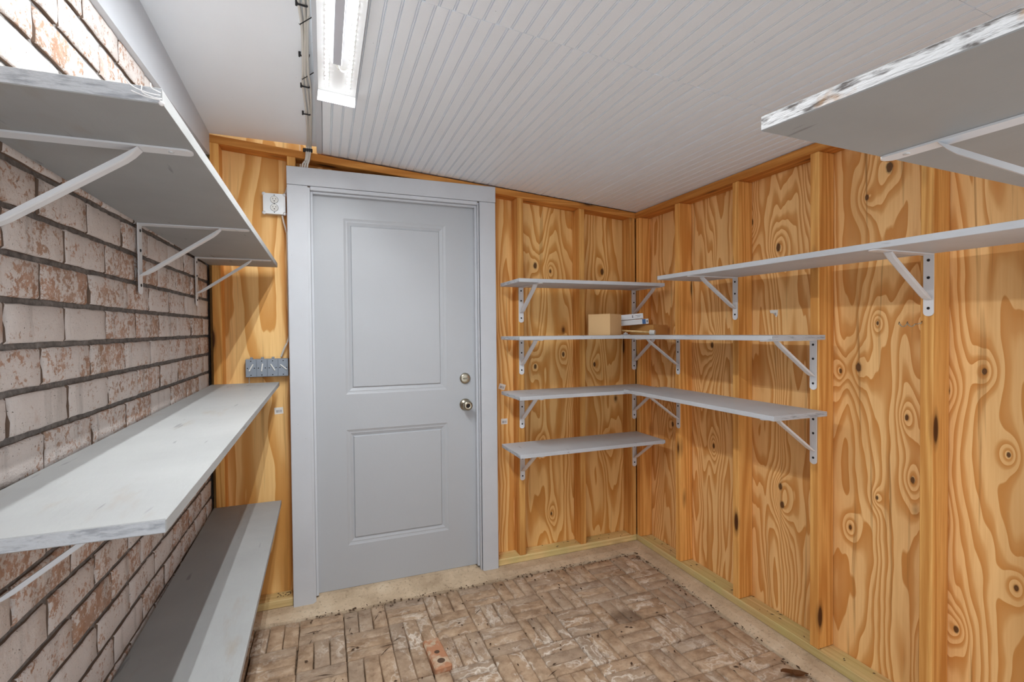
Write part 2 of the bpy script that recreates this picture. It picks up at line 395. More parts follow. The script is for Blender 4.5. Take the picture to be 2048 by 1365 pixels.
# concrete kerb under the two sill plates, sloped towards the pavers; rises to the door
bm = bmx()
add_prism(bm, [(.11, -.05), (.11, 0), (-.055, 0), (-.098, -.012), (-.106, -.05)], 'y', .11, -2.5)
link('concrete_curb', tomesh(bm), M['concrete'], floor)
bm = bmx()
nx = 60; prev = None
for i in range(nx+1):
    x = -2.40+(2.35)*i/nx; wv = .004*math.sin(x*23)+.003*math.sin(x*57+1)
    door_in = -1.93 < x < -1.03
    zt = .022 if door_in else 0.0
    prof = [(.105, -.05), (.105, zt), (.0, zt), (-.075, -.002), (-.112+wv, -.015), (-.118+wv, -.05)]
    if not door_in: prof = [(.105, -.05), (.105, 0), (0, 0), (-.07, -.001), (-.110+wv, -.012), (-.118+wv, -.05)]
    ring = [bm.verts.new((x, a, b)) for a, b in prof]
    if prev:
        for k in range(len(ring)-1): bm.faces.new((prev[k], ring[k], ring[k+1], prev[k+1]))
    prev = ring
link('concrete_curb', tomesh(bm, False), M['concrete'], floor)

# ------------------------------------------------------------------ setting: framed walls
TP = .0767                                        # slope of the back top plate
def ztop_b(x): return 2.0525-TP*x                 # underside of back top plate
wb = empty('wall_back', (0, 0, 0), kind='structure')
wr = empty('wall_right', (0, 0, 0), kind='structure')
def vboard(name, parent, x0, x1, y0, y1, z0, z1, mat, ztop=None, bev=.0025):
    bm = bmx(); add_box(bm, (x0, y0, z0), (x1, y1, z1), bev)
    if ztop:
        for v_ in bm.verts:
            if v_.co.z > z1-.02: v_.co.z += ztop(v_.co.x)-z1
    return link(name, tomesh(bm), mat, parent)
for a, b, mt in ((-2.36, -1.951, 'plyL'), (-1.95, -.7861, 'plyB'), (-.786, .10, 'plyB')):
    bm = bmx(); add_box(bm, (a, .0895, .0), (b, .102, 2.5)); link('plywood_sheet', tomesh(bm), M[mt], wb)
for a, b, mt in ((-2.43, -1.211, 'plyN'), (-1.21, .0885, 'plyR')):
    bm = bmx(); add_box(bm, (.0895, a, .0), (.102, b, 2.3)); link('plywood_sheet', tomesh(bm), M[mt], wr)
for x0 in (-2.334, -2.007, -.805, -.404, -.040):
    vboard('stud', wb, x0, x0+.038, .0005, .0885, .0385 if x0 != -2.007 else .03, 2.0, M['studZ'], ztop_b)
vboard('stud', wb, -.985, -.947, .0005, .0885, .0385, 2.0, M['studZ'], ztop_b)
for yn in (-.0405, -.409, -.826, -1.232, -1.628, -2.035):
    vboard('stud', wr, .0005, .0885, yn, yn+.038, .0385, 2.050, M['studZ'])
# plates
bm = bmx(); a = add_box(bm, (-2.335, 0, 0), (-.0005, .0885, .036), .0025)
for v_ in bm.verts: v_.co.z += ztop_b(v_.co.x)
link('top_plate', tomesh(bm), M['plateX'], wb)
box('top_plate', (.0, -2.42, 2.0505), (.0885, .0885, 2.0885), M['plateY'], wr, .0025)
box('bottom_plate', (-2.335, 0, .0005), (-2.0105, .0885, .038), M['treatX'], wb, .003)
box('bottom_plate', (-.943, 0, .0005), (-.0005, .0885, .038), M['treatX'], wb, .003)
box('bottom_plate', (0, -2.42, .0005), (.0885, .0885, .038), M['treatY'], wr, .003)
# near wall with the doorway the photographer stands in
wn = empty('wall_near', (0, YN, 0), kind='structure')
for x0 in (-1.037, .05):
    box('stud', (x0, -.0890, .0385), (x0+.038, -.0005, 2.03), M['studZ'], wn, .0025)
box('bottom_plate', (-1.27, -.0885, .0005), (.0885, -.0005, .038), M['treatX'], wn, .003)
box('top_plate', (-2.34, -.0885, 2.0305), (.0885, -.0005, 2.0505), M['plateX'], wn, .003)

# ------------------------------------------------------------------ setting: left brick wall
XW = -2.35
wl = empty('wall_left', (0, 0, 0), kind='structure')
box('mortar', (XW-.10, -2.45, -.06), (XW-.0085, .10, 2.45), M['mortar'], wl)
def brick_mesh(seed):
    rnd = random.Random(seed); bm = bmx(); L, H, D = .1965, .0695, .05; ny, nz = 9, 5; g = {}
    for i in range(ny+1):
        for j in range(nz+1):
            y = (-L/2, -L/2+.004)[i] if i < 2 else (L/2-.004, L/2)[i-ny+1] if i > ny-2 else -L/2+L*i/ny; z = (-H/2, -H/2+.0035)[j] if j < 2 else (H/2-.0035, H/2)[j-nz+1] if j > nz-2 else -H/2+H*j/nz; e = (i in (0, ny))+(j in (0, nz))
            x = rnd.uniform(-.0012, .0010)-(.003 if e == 1 else .005 if e == 2 else 0)-(rnd.uniform(0, .004) if e and rnd.random() < .3 else 0)
            g[i, j] = bm.verts.new((x, y+rnd.uniform(-.0012, .0012), z+rnd.uniform(-.0010, .0010)))
    for i in range(ny):
        for j in range(nz): bm.faces.new((g[i, j], g[i+1, j], g[i+1, j+1], g[i, j+1]))
    per = [(i, 0) for i in range(ny+1)]+[(ny, j) for j in range(1, nz+1)]+[(i, nz) for i in range(ny-1, -1, -1)]+[(0, j) for j in range(nz-1, 0, -1)]
    low = [bm.verts.new((-.02, g[p].co.y, g[p].co.z)) for p in per]
    for k in range(len(per)):
        k2 = (k+1) % len(per); bm.faces.new((g[per[k]], low[k], low[k2], g[per[k2]])).material_index = 1
    me = tomesh(bm, True); me.materials.append(M['brick']); me.materials.append(M['brickside']); return me
BM_ = [brick_mesh(s) for s in range(8)]
stuff_bm = bmx(); nb = 0
for k in range(-18, 9):
    off = .107 if k % 2 else .2
    for n in range(-1, 12):
        y1 = -off-.2065*n; y0 = y1-.2065
        if y1 > .0 and y0 > -.02: continue
        yc = (y0+y1)/2; cut = 1.0
        if y1 > -.004: y1 = -.004; cut = (y1-y0-.006)/.1965; yc = (y0+y1)/2
        pitch = .0833+.0018*yc
        zc = 1.4175+.0833*k+yc*(.011+.0018*k)+pitch/2
        if zc < -.03 or zc > 2.14: continue
        me = random.choice(BM_)
        mw = Matrix.Translation((XW+random.uniform(-.0015, .0015), yc, zc)) @ Matrix.Rotation(.011+.0018*k+random.uniform(-.004, .004), 4, 'X') @ Matrix.Diagonal((1, cut*random.uniform(.985, 1.01), (pitch-.0115)/.0695, 1))
        if y1 < -1.92 or cut < .12:
            m2 = me.copy(); m2.transform(mw); stuff_bm.from_mesh(m2); bpy.data.meshes.remove(m2); continue
        o = link('brick', me, None, wl); o.matrix_world = mw; nb += 1
o = link('brick_field', tomesh(stuff_bm, True), [M['brick'], M['brickside']], wl); o['kind'] = 'stuff'
# painted ledger along the top of the brick wall (tapers a little towards the back)
bm = bmx()
vs = []
for y in (.0, -2.45):
    zl, zh = 2.172+.045*y, 2.285-.046*y
    vs.append([bm.verts.new(p) for p in ((XW-.02, y, zl), (XW+.018, y, zl), (XW+.018, y, zh+.03), (XW-.02, y, zh+.03))])
A, B = vs
bm.faces.new(A); bm.faces.new(B[::-1])
for i in range(4): bm.faces.new((A[i], A[(i+1) % 4], B[(i+1) % 4], B[i]))
o = link('trim_1', tomesh(bm), M['trim']); o['kind'] = 'structure'

# ------------------------------------------------------------------ setting: ceiling
SL = .078; Z0 = 2.0915
def zc_(x): return Z0-SL*x
ceil = empty('ceiling', (0, 0, 0), kind='structure')
bm = bmx(); vs = []
for y in (.11, -2.46):
    vs.append([bm.verts.new(p) for p in ((-1.868, y, zc_(-1.868)+.012), (.11, y, zc_(.11)+.012), (.11, y, zc_(.11)+.06), (-1.868, y, zc_(-1.868)+.06))])
A, B = vs; bm.faces.new(A); bm.faces.new(B[::-1])
for i in range(4): bm.faces.new((A[i], A[(i+1) % 4], B[(i+1) % 4], B[i]))
link('ceiling_light_block', tomesh(bm), M['white'], ceil)  # unseen backing above the planks, added to block light
bm = bmx(); vs = []
for y in (.0, -2.46):
    z = 2.267-.035*y
    vs.append([bm.verts.new(p) for p in ((-2.36, y, z+.004), (-1.872, y, z), (-1.872, y, z+.02), (-2.36, y, z+.02))])
A, B = vs; bm.faces.new(A); bm.faces.new(B[::-1])
for i in range(4): bm.faces.new((A[i], A[(i+1) % 4], B[(i+1) % 4], B[i]))
link('ceiling_panel', tomesh(bm), M['white'], ceil)
PW = .0413
def plank_mesh(L):
    pr = [(0, .005), (.0007, 0), (.0330, 0), (.0338, .005), (.0352, .005), (.0362, .0007), (.0376, 0), (.0388, .0007), (.0398, .005), (PW, .005), (PW, .011), (0, .011)]
    bm = bmx(); add_prism(bm, pr, 'y', 0, -L); me = tomesh(bm); me.materials.append(M['white']); return me
rows = [(.0, 1.3185), (-1.320, .583), (-1.9045, .55)]
for ri, (ys, L) in enumerate(rows):
    me = plank_mesh(L); x = -1.845+(.0, .009, .004)[ri]
    while x < .0:
        o = link('beadboard_plank', me, None, ceil, (x, ys, zc_(x)+random.uniform(-.0006, .0006)))
        o.rotation_euler = (0, math.atan(SL), 0); x += PW
for (a, b) in ((-1.871, -1.8465),):
    bm = bmx(); vs = []
    for y in (.0, -2.45):
        vs.append([bm.verts.new(p) for p in ((a, y, zc_(a)-.002), (b, y, zc_(b)-.002), (b, y, zc_(b)+.03), (a, y, zc_(a)+.05))])
    A, B = vs; bm.faces.new(A); bm.faces.new(B[::-1])
    for i in range(4): bm.faces.new((A[i], A[(i+1) % 4], B[(i+1) % 4], B[i]))
    o = link('trim_2', tomesh(bm), M['trim']); o['kind'] = 'structure'

# ------------------------------------------------------------------ door and its frame
fr = empty('trim_3', (0, 0, 0), kind='structure')
box('casing', (-2.009, -.0195, -.006), (-1.9155, -.0005, 2.0645), M['trim'], fr, .002)
box('casing', (-1.037, -.0195, -.006), (-.944, -.0005, 2.0645), M['trim'], fr, .002)
box('casing_header', (-2.009, -.0205, 2.066), (-.9425, -.0005, 2.1535), M['trim'], fr, .002)
box('jamb', (-1.9270, -.0190, -.004), (-1.9050, .0885, 2.058), M['trim'], fr, .001)
box('jamb', (-1.0480, -.0190, -.004), (-1.0420, .0885, 2.058), M['trim'], fr, .001)
box('jamb_head', (-1.9040, -.0185, 2.046), (-1.0490, .0885, 2.0640), M['trim'], fr, .001)
box('door_stop', (-1.9045, .0020, .024), (-1.8930, .0285, 2.0450), M['trim'], fr, .001)
box('door_stop', (-1.0590, .0020, .024), (-1.0485, .0285, 2.0450), M['trim'], fr, .001)
box('door_stop', (-1.8925, .0020, 2.0345), (-1.0595, .0285, 2.0455), M['trim'], fr, .001)
dr = empty('door_1', (0, 0, 0), kind='structure')
bm = bmx(); YF = .0295
xs = [-1.9035, -1.750, -1.2185, -1.0490]; zs = [.0235, .243, .842, 1.0255, 1.929, 2.0445]
grid = {(i, j): bm.verts.new((x, YF, z)) for i, x in enumerate(xs) for j, z in enumerate(zs)}
for i in range(3):
    for j in range(5):
        q = [grid[i, j], grid[i+1, j], grid[i+1, j+1], grid[i, j+1]]
        if i == 1 and j in (1, 3):
            x0, x1, z0, z1 = xs[1], xs[2], zs[j], zs[j+1]; prev = q
            for ins, dp in ((.004, .002), (.012, .0045), (.018, .0045), (.034, .0115), (.0385, .0035)):
                ring = [bm.verts.new((xx, YF+dp, zz)) for xx, zz in ((x0+ins, z0+ins), (x1-ins, z0+ins), (x1-ins, z1-ins), (x0+ins, z1-ins))]
                for k in range(4): bm.faces.new((prev[k], prev[(k+1) % 4], ring[(k+1) % 4], ring[k]))
                prev = ring
            bm.faces.new(prev)
        else: bm.faces.new(q)
bk = [bm.verts.new((x, .07, z)) for x, z in ((xs[0], zs[0]), (xs[-1], zs[0]), (xs[-1], zs[-1]), (xs[0], zs[-1]))]
bm.faces.new(bk)
rim = [[grid[i, 0] for i in range(4)], [grid[3, j] for j in range(6)], [grid[i, 5] for i in (3, 2, 1, 0)], [grid[0, j] for j in (5, 4, 3, 2, 1, 0)]]
for s_, e in enumerate(rim): bm.faces.new(e+[bk[(s_+1) % 4], bk[s_]])
link('door_slab', tomesh(bm), M['door'], dr)
bm = bmx(); add_lathe(bm, [(.0305, 0), (.0305, .005), (.027, .011), (.022, .013)], (-1.1165, YF, 1.083), (0, -1, 0), 28)
db = link('deadbolt', tomesh(bm, True), M['nickel'], dr)
bm = bmx(); add_box(bm, (-1.131, .001, 1.079), (-1.102, .018, 1.087), .003); link('thumb_turn', tomesh(bm), M['nickel'], db)
bm = bmx(); add_lathe(bm, [(.033, 0), (.033, .004), (.024, .010), (.013, .014), (.012, .03), (.021, .036), (.0265, .046), (.027, .056), (.022, .064), (.012, .066), (.010, .063)], (-1.1165, YF, .9365), (0, -1, 0), 28)
kn = link('door_knob', tomesh(bm, True), M['nickel'], dr)
bm = bmx(); add_cyl(bm, (-1.1165, YF-.063, .9365), (-1.1165, YF-.0665, .9365), .009, .008, 16); link('turn_button', tomesh(bm), M['darkhole'], kn)

# ------------------------------------------------------------------ light fixture on the ceiling
def emit(name, s_):
    m = N(name); m.b.inputs['Emission Color'].default_value = (.945, .985, 1.01, 1); m.b.inputs['Emission Strength'].default_value = s_; m.col((.9, .9, .9, 1)); return m.m
M['led'] = emit('led_chip_light', LED)
M['led_side'] = emit('led_chip_rim', LED*.045)
M['pan'] = plain('white_enamel', srgb(235, 236, 236), .35)
fx, fy0, fy1 = -1.793, -.708, -1.93
fix = empty('light_fixture', (fx, fy0, zc_(fx)-.001)); fix.rotation_euler = (0, math.atan(SL), 0)
L = fy0-fy1; hw = .0645
bm = bmx(); add_box(bm, (-hw, -L, -.010), (hw, 0, -.001)); 
for sx in (-1, 1): add_prism(bm, [(sx*hw, -.010), (sx*(hw-.002), -.010), (sx*(hw-.002), -.0112), (sx*hw, -.0112)], 'y', 0, -L)
link('pan', tomesh(bm), M['pan'], fix)
for yy in (0, -L+.002): box('end_plate', (-hw, yy-.002, -.050), (hw, yy, -.0102), M['pan'], fix)
box('driver_box', (-.018, -.62, -.034), (.010, -.245, -.0105), plain('driver_grey', srgb(196, 198, 206), .5), fix, .002)
bm = bmx()
for dx in (0, .006): add_tube(bm, smooth_path([(-.008+dx, -.246, -.018), (-.004+dx, -.205, -.020), (.012, -.185+dx, -.018), (.030, -.185+dx, -.0125)]), .0016)
link('lead_wire', tomesh(bm), M['cable'], fix)
bm = bmx(); add_box(bm, (-.0045, -.0045, -.0018), (.0045, .0045, 0)); chip = tomesh(bm); chip.materials.append(M['led_side']); chip.materials.append(M['led'])
for p_ in chip.polygons: p_.material_index = 1 if p_.normal.z < -.9 else 0
for sx in (-.036, .036):
    st = box('led_strip', (sx-.007, -L+.03, -.0115), (sx+.007, -.03, -.0102), M['ivory'], fix)
    k = 0; y = -.045
    while y > -L+.04:
        link('led_chip', chip, None, st, (sx, y, -.0116)); y -= .0275
tag(fix, 'long white open strip light with two rows of bright LED chips on the ceiling', 'light')

# ------------------------------------------------------------------ shelf boards
def shelf(poly, z0, z1, ends, mats, label, tilt=None, group=None, fr_=2):
    """poly counter-clockwise corner list (x,y); ends = edge indices that show end grain"""
    bm = bmx(); n = len(poly)
    A = [bm.verts.new((x, y, z0)) for x, y in poly]; B = [bm.verts.new((x, y, z1)) for x, y in poly]
    f = [bm.faces.new(A[::-1]), bm.faces.new(B)]
    for i in range(n):
        q = bm.faces.new((A[i], A[(i+1) % n], B[(i+1) % n], B[i])); q.material_index = 1 if i in ends else 0
    bmesh.ops.bevel(bm, geom=bm.edges[:], offset=.0012, segments=1, affect='EDGES')
    if tilt:
        for v_ in bm.verts: v_.co.z += tilt*v_.co.y
    me = tomesh(bm)
    for m_ in mats: me.materials.append(m_)
    o = link('shelf_board', me, None); tag(o, label, 'shelf', group); return o
SDIM, SLIFT = [M['shelf_dimmed'], M['end_grey']], [M['shelf_lifted'], M['end_grey']]
def rect(x0, x1, y0, y1): return [(x0, y0), (x1, y0), (x1, y1), (x0, y1)]
XL0, XL1 = -2.343, -2.056
shelf(rect(XL0, XL1, -1.816, -.002), 1.6625, 1.6845, (0, 2), SDIM, 'wide board shelf up near the ceiling on the brick wall, topmost there, its underside showing', .003)
shelf(rect(XL0, XL1, -1.838, -.002), 1.1075-.0195, 1.1075, (0, 2), SDIM, 'wide white board shelf at waist height on the brick wall, middle one there, whitest top', .011)
shelf(rect(XL0, XL1, -1.90, -.002), .5300-.0195, .5300, (0, 2), SDIM, 'low white board shelf along the foot of the brick wall, half in shadow', .024)
BX0, BX1, BY = -.912, -.0005, -.286
shelf(rect(BX0, BX1, BY, -.0005), 1.5975, 1.6165, (1, 3), SLIFT, 'short grey shelf right of the door, topmost of four on the back wall, empty')
shelf(rect(BX0, BX1, BY, -.0005), 1.2970, 1.3165, (1, 3), SLIFT, 'short grey shelf right of the door at eye level, carrying the cardboard box')
shelf(rect(BX0, BX1, BY, -.0005), .9845, 1.0035, (1, 3), SLIFT, 'short grey shelf right of the door with a tan patch, third down')
shelf(rect(BX0, BX1, BY, -.0005), .6820, .7015, (1, 3), SLIFT, 'lowest short grey shelf right of the door, nothing built beside it on the right wall')
shelf(rect(-.286, -.0005, -2.30, -.588), 1.6015, 1.6215, (0, 2), SLIFT, 'long grey shelf high on the right wall that runs out of the picture', .0125)
shelf(rect(-.286, -.0005, -1.262, -.2875), 1.2970, 1.3165, (0, 2), SLIFT, 'grey right-wall shelf seen edge on at eye level, carrying the carton and rod')
shelf(rect(-.286, -.0005, -1.270, -.2875), .9945, 1.0135, (0, 2), SLIFT, 'grey shelf on the right wall whose top is seen, lowest on that wall')
bm_ = shelf([(-1.268, YN+.003), (-.288, YN+.003), (-.288, -2.092), (-1.3044, -2.1315)], 1.602, 1.6215, (3,), [M['shelf_dimmed'], M['end_raw']],
      'big shelf board overhead at upper right with a rough streaked sawn end')

# ------------------------------------------------------------------ steel shelf brackets (local: wall plane x=0, arm runs +x, top z=0)
def strap(L0, L1, wdt, th, tip):
    h = wdt/2; pts = [(L0, -h), (L1-h*.8, -h)]
    if tip: pts += [(L1-h*.8+h*.8*math.sin(t), -h*math.cos(t)) for t in [math.pi*i/8 for i in range(1, 8)]]
    pts += [(L1-h*.8, h), (L0, h)]
    if not tip: pts = [(L0, -h), (L1, -h), (L1, h), (L0, h)]
    return pts
AL, LL, TH = .283, .203, .0032
bm = bmx(); add_prism(bm, strap(0, AL, .030, TH, True), 'z', -TH, 0); arm_me = tomesh(bm); arm_me.materials.append(M['steel'])
bm = bmx(); add_prism(bm, [(b, -a) for a, b in strap(TH, LL, .030, TH, True)], 'x', .0003, TH); leg_me = tomesh(bm); leg_me.materials.append(M['steel'])
bm = bmx()                                         # brace: shallow channel from arm to leg, narrowing where it is welded
p0, p1 = Vector((.205, 0, -TH)), Vector((TH, 0, -.148)); d = (p1-p0).normalized(); nrm = Vector((-d.z, 0, d.x))
ln = (p1-p0).length; rings = []
for t, hw_, dp in ((0, .013, .001), (.06, .0125, .005), (.12, .0115, .007), (.88, .0115, .007), (.95, .0115, .005), (1, .010, .001)):
    c = p0+d*(ln*t)
    rings.append([bm.verts.new(c+Vector((0, s1, 0))+nrm*s2) for s1, s2 in ((-hw_, 0), (-hw_, dp), (-hw_*.7, dp+.0012), (hw_*.7, dp+.0012), (hw_, dp), (hw_, 0))])
for A, B in zip(rings, rings[1:]):
    for i in range(6): bm.faces.new((A[i], A[(i+1) % 6], B[(i+1) % 6], B[i]))
bm.faces.new(rings[0][::-1]); bm.faces.new(rings[-1])
brace_me = tomesh(bm); brace_me.materials.append(M['steel'])
bm = bmx(); add_lathe(bm, [(.0048, 0), (.0046, .0014), (.003, .0022)], (0, 0, 0), (1, 0, 0), 10); screw_me = tomesh(bm); screw_me.materials.append(M['screw'])
bm = bmx(); add_lathe(bm, [(.0048, 0), (.0044, .0012), (.002, .0018)], (0, 0, 0), (0, 0, -1), 10); rivet_me = tomesh(bm); rivet_me.materials.append(M['zinc'])
NBR = 0
def bracket(loc, rz, label, group):
    global NBR
    if NBR == 0: bracket.src = empty('shelf_bracket'); e = bracket.src; \
        link('arm', arm_me, None, e); link('leg', leg_me, None, e); link('brace', brace_me, None, e); \
        [link('screw', screw_me, None, e, (TH-.0002, 0, zz)) for zz in (-.020, -.077, -.177)]; link('arm_screw', rivet_me, None, e, (.25, 0, -TH+.0002))
    else: e = dup(bracket.src)
    NBR += 1
    e.location = loc; e.rotation_euler = (0, 0, rz); tag(e, label, 'bracket', group); return e
GB = 'white steel shelf brackets'
zt = lambda y, z, t: z+t*y
for y, wh in ((-1.62, 'nearest and largest'), (-.925, 'second in line, whole leg showing'), (-.252, 'farthest, close to the plywood')):
    bracket((XW+.0065, y, zt(y, 1.6625, .003)-.0003), 0, 'white bracket under the top brick-wall shelf, '+wh, GB)
bracket((XW+.0065, -1.625, zt(-1.625, 1.088, .011)-.0003), 0, 'white steel brace below the middle shelf on the brick wall, near end', GB)
for z, nm in ((1.5975, 'topmost'), (1.2970, 'eye-level'), (.9845, 'third'), (.6820, 'lowest')):
    bracket((-.786, -.0003, z-.0003), -math.pi/2, 'white bracket beside the door under the %s back-wall shelf, left end' % nm, GB)
    bracket((-.0165, -.0003, z-.0003), -math.pi/2, 'white bracket in the corner under the %s back-wall shelf, right end' % nm, GB)
for y, z, lb in ((-.808, 1.6015-.0125*.808, 'white bracket below the long high right-wall shelf, farther of two, above the torn sticker'),
                 (-1.616, 1.6015-.0125*1.616, 'white bracket below the long high right-wall shelf, nearer, above the spiral hook'),
                 (-.3995, 1.2970, 'white bracket under the eye-level right-wall shelf, by the corner'), (-1.2115, 1.2970, 'white bracket under the eye-level right-wall shelf, near end'),
                 (-.3995, .9945, 'white bracket under the lowest right-wall shelf, by the corner'), (-1.2125, .9945, 'white bracket under the lowest right-wall shelf, near end')):
    bracket((-.0003, y, z-.0003), math.pi, lb, GB)
b_ = bracket((-1.018, YN+.002, 1.6017), math.pi/2+math.radians(4), 'white bracket strap and brace under the overhead shelf at upper right', GB)

# ------------------------------------------------------------------ electrical boxes and cables
ob = empty('outlet_box', (-2.069, .0885, 1.981))
bm = bmx(); add_box(bm, (-.049, -.037, -.050), (.049, 0, .050), .003); link('box', tomesh(bm), M['zinc'], ob)
bm = bmx()
cc = .012; hx, hz = .050, .050
add_prism(bm, [(-hx+cc, -hz), (hx-cc, -hz), (hx, -hz+cc), (hx, hz-cc), (hx-cc, hz), (-hx+cc, hz), (-hx, hz-cc), (-hx, -hz+cc)], 'y', -.0405, -.0372)
cp = link('cover_plate', tomesh(bm), M['zinc'], ob)
for sz in (1, -1):
    bm = bmx(); add_lathe(bm, [(.0182, 0), (.0182, .0006)], (0, -.0405, sz*.0195), (0, -1, 0), 20); link('socket_gap', tomesh(bm), M['darkhole'], cp)
    bm = bmx(); add_lathe(bm, [(.0168, 0), (.0168, .002)], (0, -.0405, sz*.0195), (0, -1, 0), 20); rc = link('receptacle', tomesh(bm), M['ivory'], ob)
    bm = bmx()
    for sx in (-.0062, .0062): add_box(bm, (sx-.001, -.0430, sz*.0195+.001), (sx+.001, -.0424, sz*.0195+.008))
    add_cyl(bm, (0, -.0424, sz*.0195-.006), (0, -.0430, sz*.0195-.006), .0028, n=8)
    link('slot', tomesh(bm), M['darkhole'], rc)
for sx in (-1, 1):
    for sz in (-1, 1):
        bm = bmx(); add_lathe(bm, [(.0085, 0), (.0085, .003), (.004, .0045)], (sx*.046, -.0375, sz*.046), (0, -1, 0), 12); link('corner_ear', tomesh(bm), M['zinc'], ob)
for z in (.042, 0, -.042):
    bm = bmx(); add_lathe(bm, [(.0026, 0), (.002, .001)], (0, -.0405, z), (0, -1, 0), 8); link('cover_screw', tomesh(bm), M['screw'], ob)
tag(ob, 'square metal electrical outlet box with duplex receptacle beside the door header', 'outlet')
sb = empty('switch_box', (-2.113, .0885, 1.175))
bm = bmx(); add_box(bm, (-.0945, -.044, -.044), (.095, 0, .044), .002)
for sx in (-.07, -.022, .025): add_box(bm, (sx-.006, -.03, .044), (sx+.006, -.012, .052), .001)
link('gang_box', tomesh(bm), M['greyplate'], sb)
for q, an in enumerate((-28, -8, 30, 48)):
    cx_ = -.0705+.0475*q
    bm = bmx(); add_box(bm, (cx_-.0228, -.0478, -.0425), (cx_+.0228, -.0441, .0425), .0012); pl = link('switch_plate', tomesh(bm), M['greyplate'], sb)
    bm = bmx(); add_box(bm, (-.0028, -.0045, -.019), (.0028, 0, .019), .001, tf=Matrix.Translation((cx_+.001, -.0479, .003)) @ Matrix.Rotation(math.radians(-an), 4, 'Y'))
    link('toggle', tomesh(bm), M['ivory'], pl)
    bm = bmx()
    for sx, sz in ((-.015, .0), (.015, .0), (0, .034), (0, -.034)): add_lathe(bm, [(.0028, 0), (.002, .0009)], (cx_+sx, -.0478, sz), (0, -1, 0), 8)
    link('plate_screw', tomesh(bm), M['screw'], pl)
tag(sb, 'row of four grey switch boxes with white toggles left of the door casing', 'switch')
def cable(name, runs, r, label, cat='cable'):
    bm = bmx()
    for p in runs: add_tube(bm, smooth_path(p), r, 7)
    o = link(name, tomesh(bm, True), M['cable']); tag(o, label, cat); return o
def zp(y): return 2.267-.035*y-.0052
cb = []
for q, dx in enumerate((-.011, 0, .011)):
    wv = [.004*math.sin(i*1.9+q) for i in range(9)]
    run = [(-1.889+dx*.9+wv[i]-.0015*i, y, zp(y)-(.012 if i in (5,) else 0)) for i, y in enumerate((-2.3, -1.75, -1.35, -1.08, -.94, -.72, -.6, -.37, -.10))]
    run += [(-1.906+dx*.8, -.02, 2.262), (-1.909+dx*.8, -.012, 2.235), (-1.914+dx*.7, -.010, 2.195), (-1.925+dx, -.008, 2.168), (-1.93+dx, .004, 2.12)]
    cb.append(cable('electric_cable', [run], .0045, 'white flat cable stapled along the ceiling beside the strip light, %s of three' % ('leftmost', 'middle', 'rightmost')[q]))
for o in cb: o['group'] = 'white cables on the ceiling'
cable('electric_cable', [[(-2.024, .070, 2.030), (-2.015, .055, 2.05), (-2.005, .03, 2.075), (-1.998, .015, 2.11)]], .0045, 'short white cable leaving the top of the outlet box behind the casing')
cable('electric_cable', [[(-2.036, .066, 1.9305), (-2.03, .06, 1.90), (-2.018, .045, 1.85), (-2.0125, .03, 1.79), (-2.012, .03, 1.4), (-2.014, .035, 1.32), (-2.035, .045, 1.27), (-2.052, .062, 1.2265)]], .0045, 'white cable running from the outlet box down to the grey switch boxes')
cable('electric_cable', [[(-2.196, .078, 1.1312), (-2.197, .083, 1.10), (-2.195, .084, 1.02)]], .0028, 'thin white wire dropping from the left switch box behind the shelf')
sx0 = [(-1.890, -1.07), (-1.893, -.807), (-1.896, -.60), (-1.899, -.37)]
for q, (x, y) in enumerate(sx0):
    bm = bmx(); z = zp(y)
    add_tube(bm, smooth_path([(x-.020, y, z+.005), (x-.019, y, z-.006), (x-.008, y, z-.0075), (x+.006, y+.004, z-.006), (x+.008, y+.004, z+.003)]), .0028, 6)
    add_cyl(bm, (x-.022, y, z+.005), (x-.022, y, z-.012), .0032, n=8)
    o = link('cable_staple', tomesh(bm), M['tape']); tag(o, ('black cable staple nearest the camera on the ceiling cables', 'black cable staple second along the ceiling cables', 'black cable staple third along, level with the lamp end', 'black cable staple last before the wood plate')[q], 'staple', 'black staples on the cables')
for q, (x, y) in enumerate(((-1.888, -1.02), (-1.893, -.70))):
    bm = bmx(); z = zp(y); add_cyl(bm, (x+.03, y, z+.006), (x-.018, y+.02, z-.022), .0016, n=6); add_cyl(bm, (x-.018, y+.02, z-.022), (x-.0186, y+.0203, z-.0226), .004, n=8)
    o = link('nail', tomesh(bm), M['screw']); tag(o, ('bent nail poking from the ceiling edge beside the bright lamp rows', 'bent nail poking from the ceiling edge beside the lamp end')[q], 'nail', 'nails beside the cables')
bm = bmx(); add_box(bm, (-1.934, -.0165, 2.232), (-1.890, -.004, 2.249), .002); o = link('cable_tape', tomesh(bm), M['tape']); tag(o, 'black tape wrapped round the cables at the wooden top plate', 'tape')

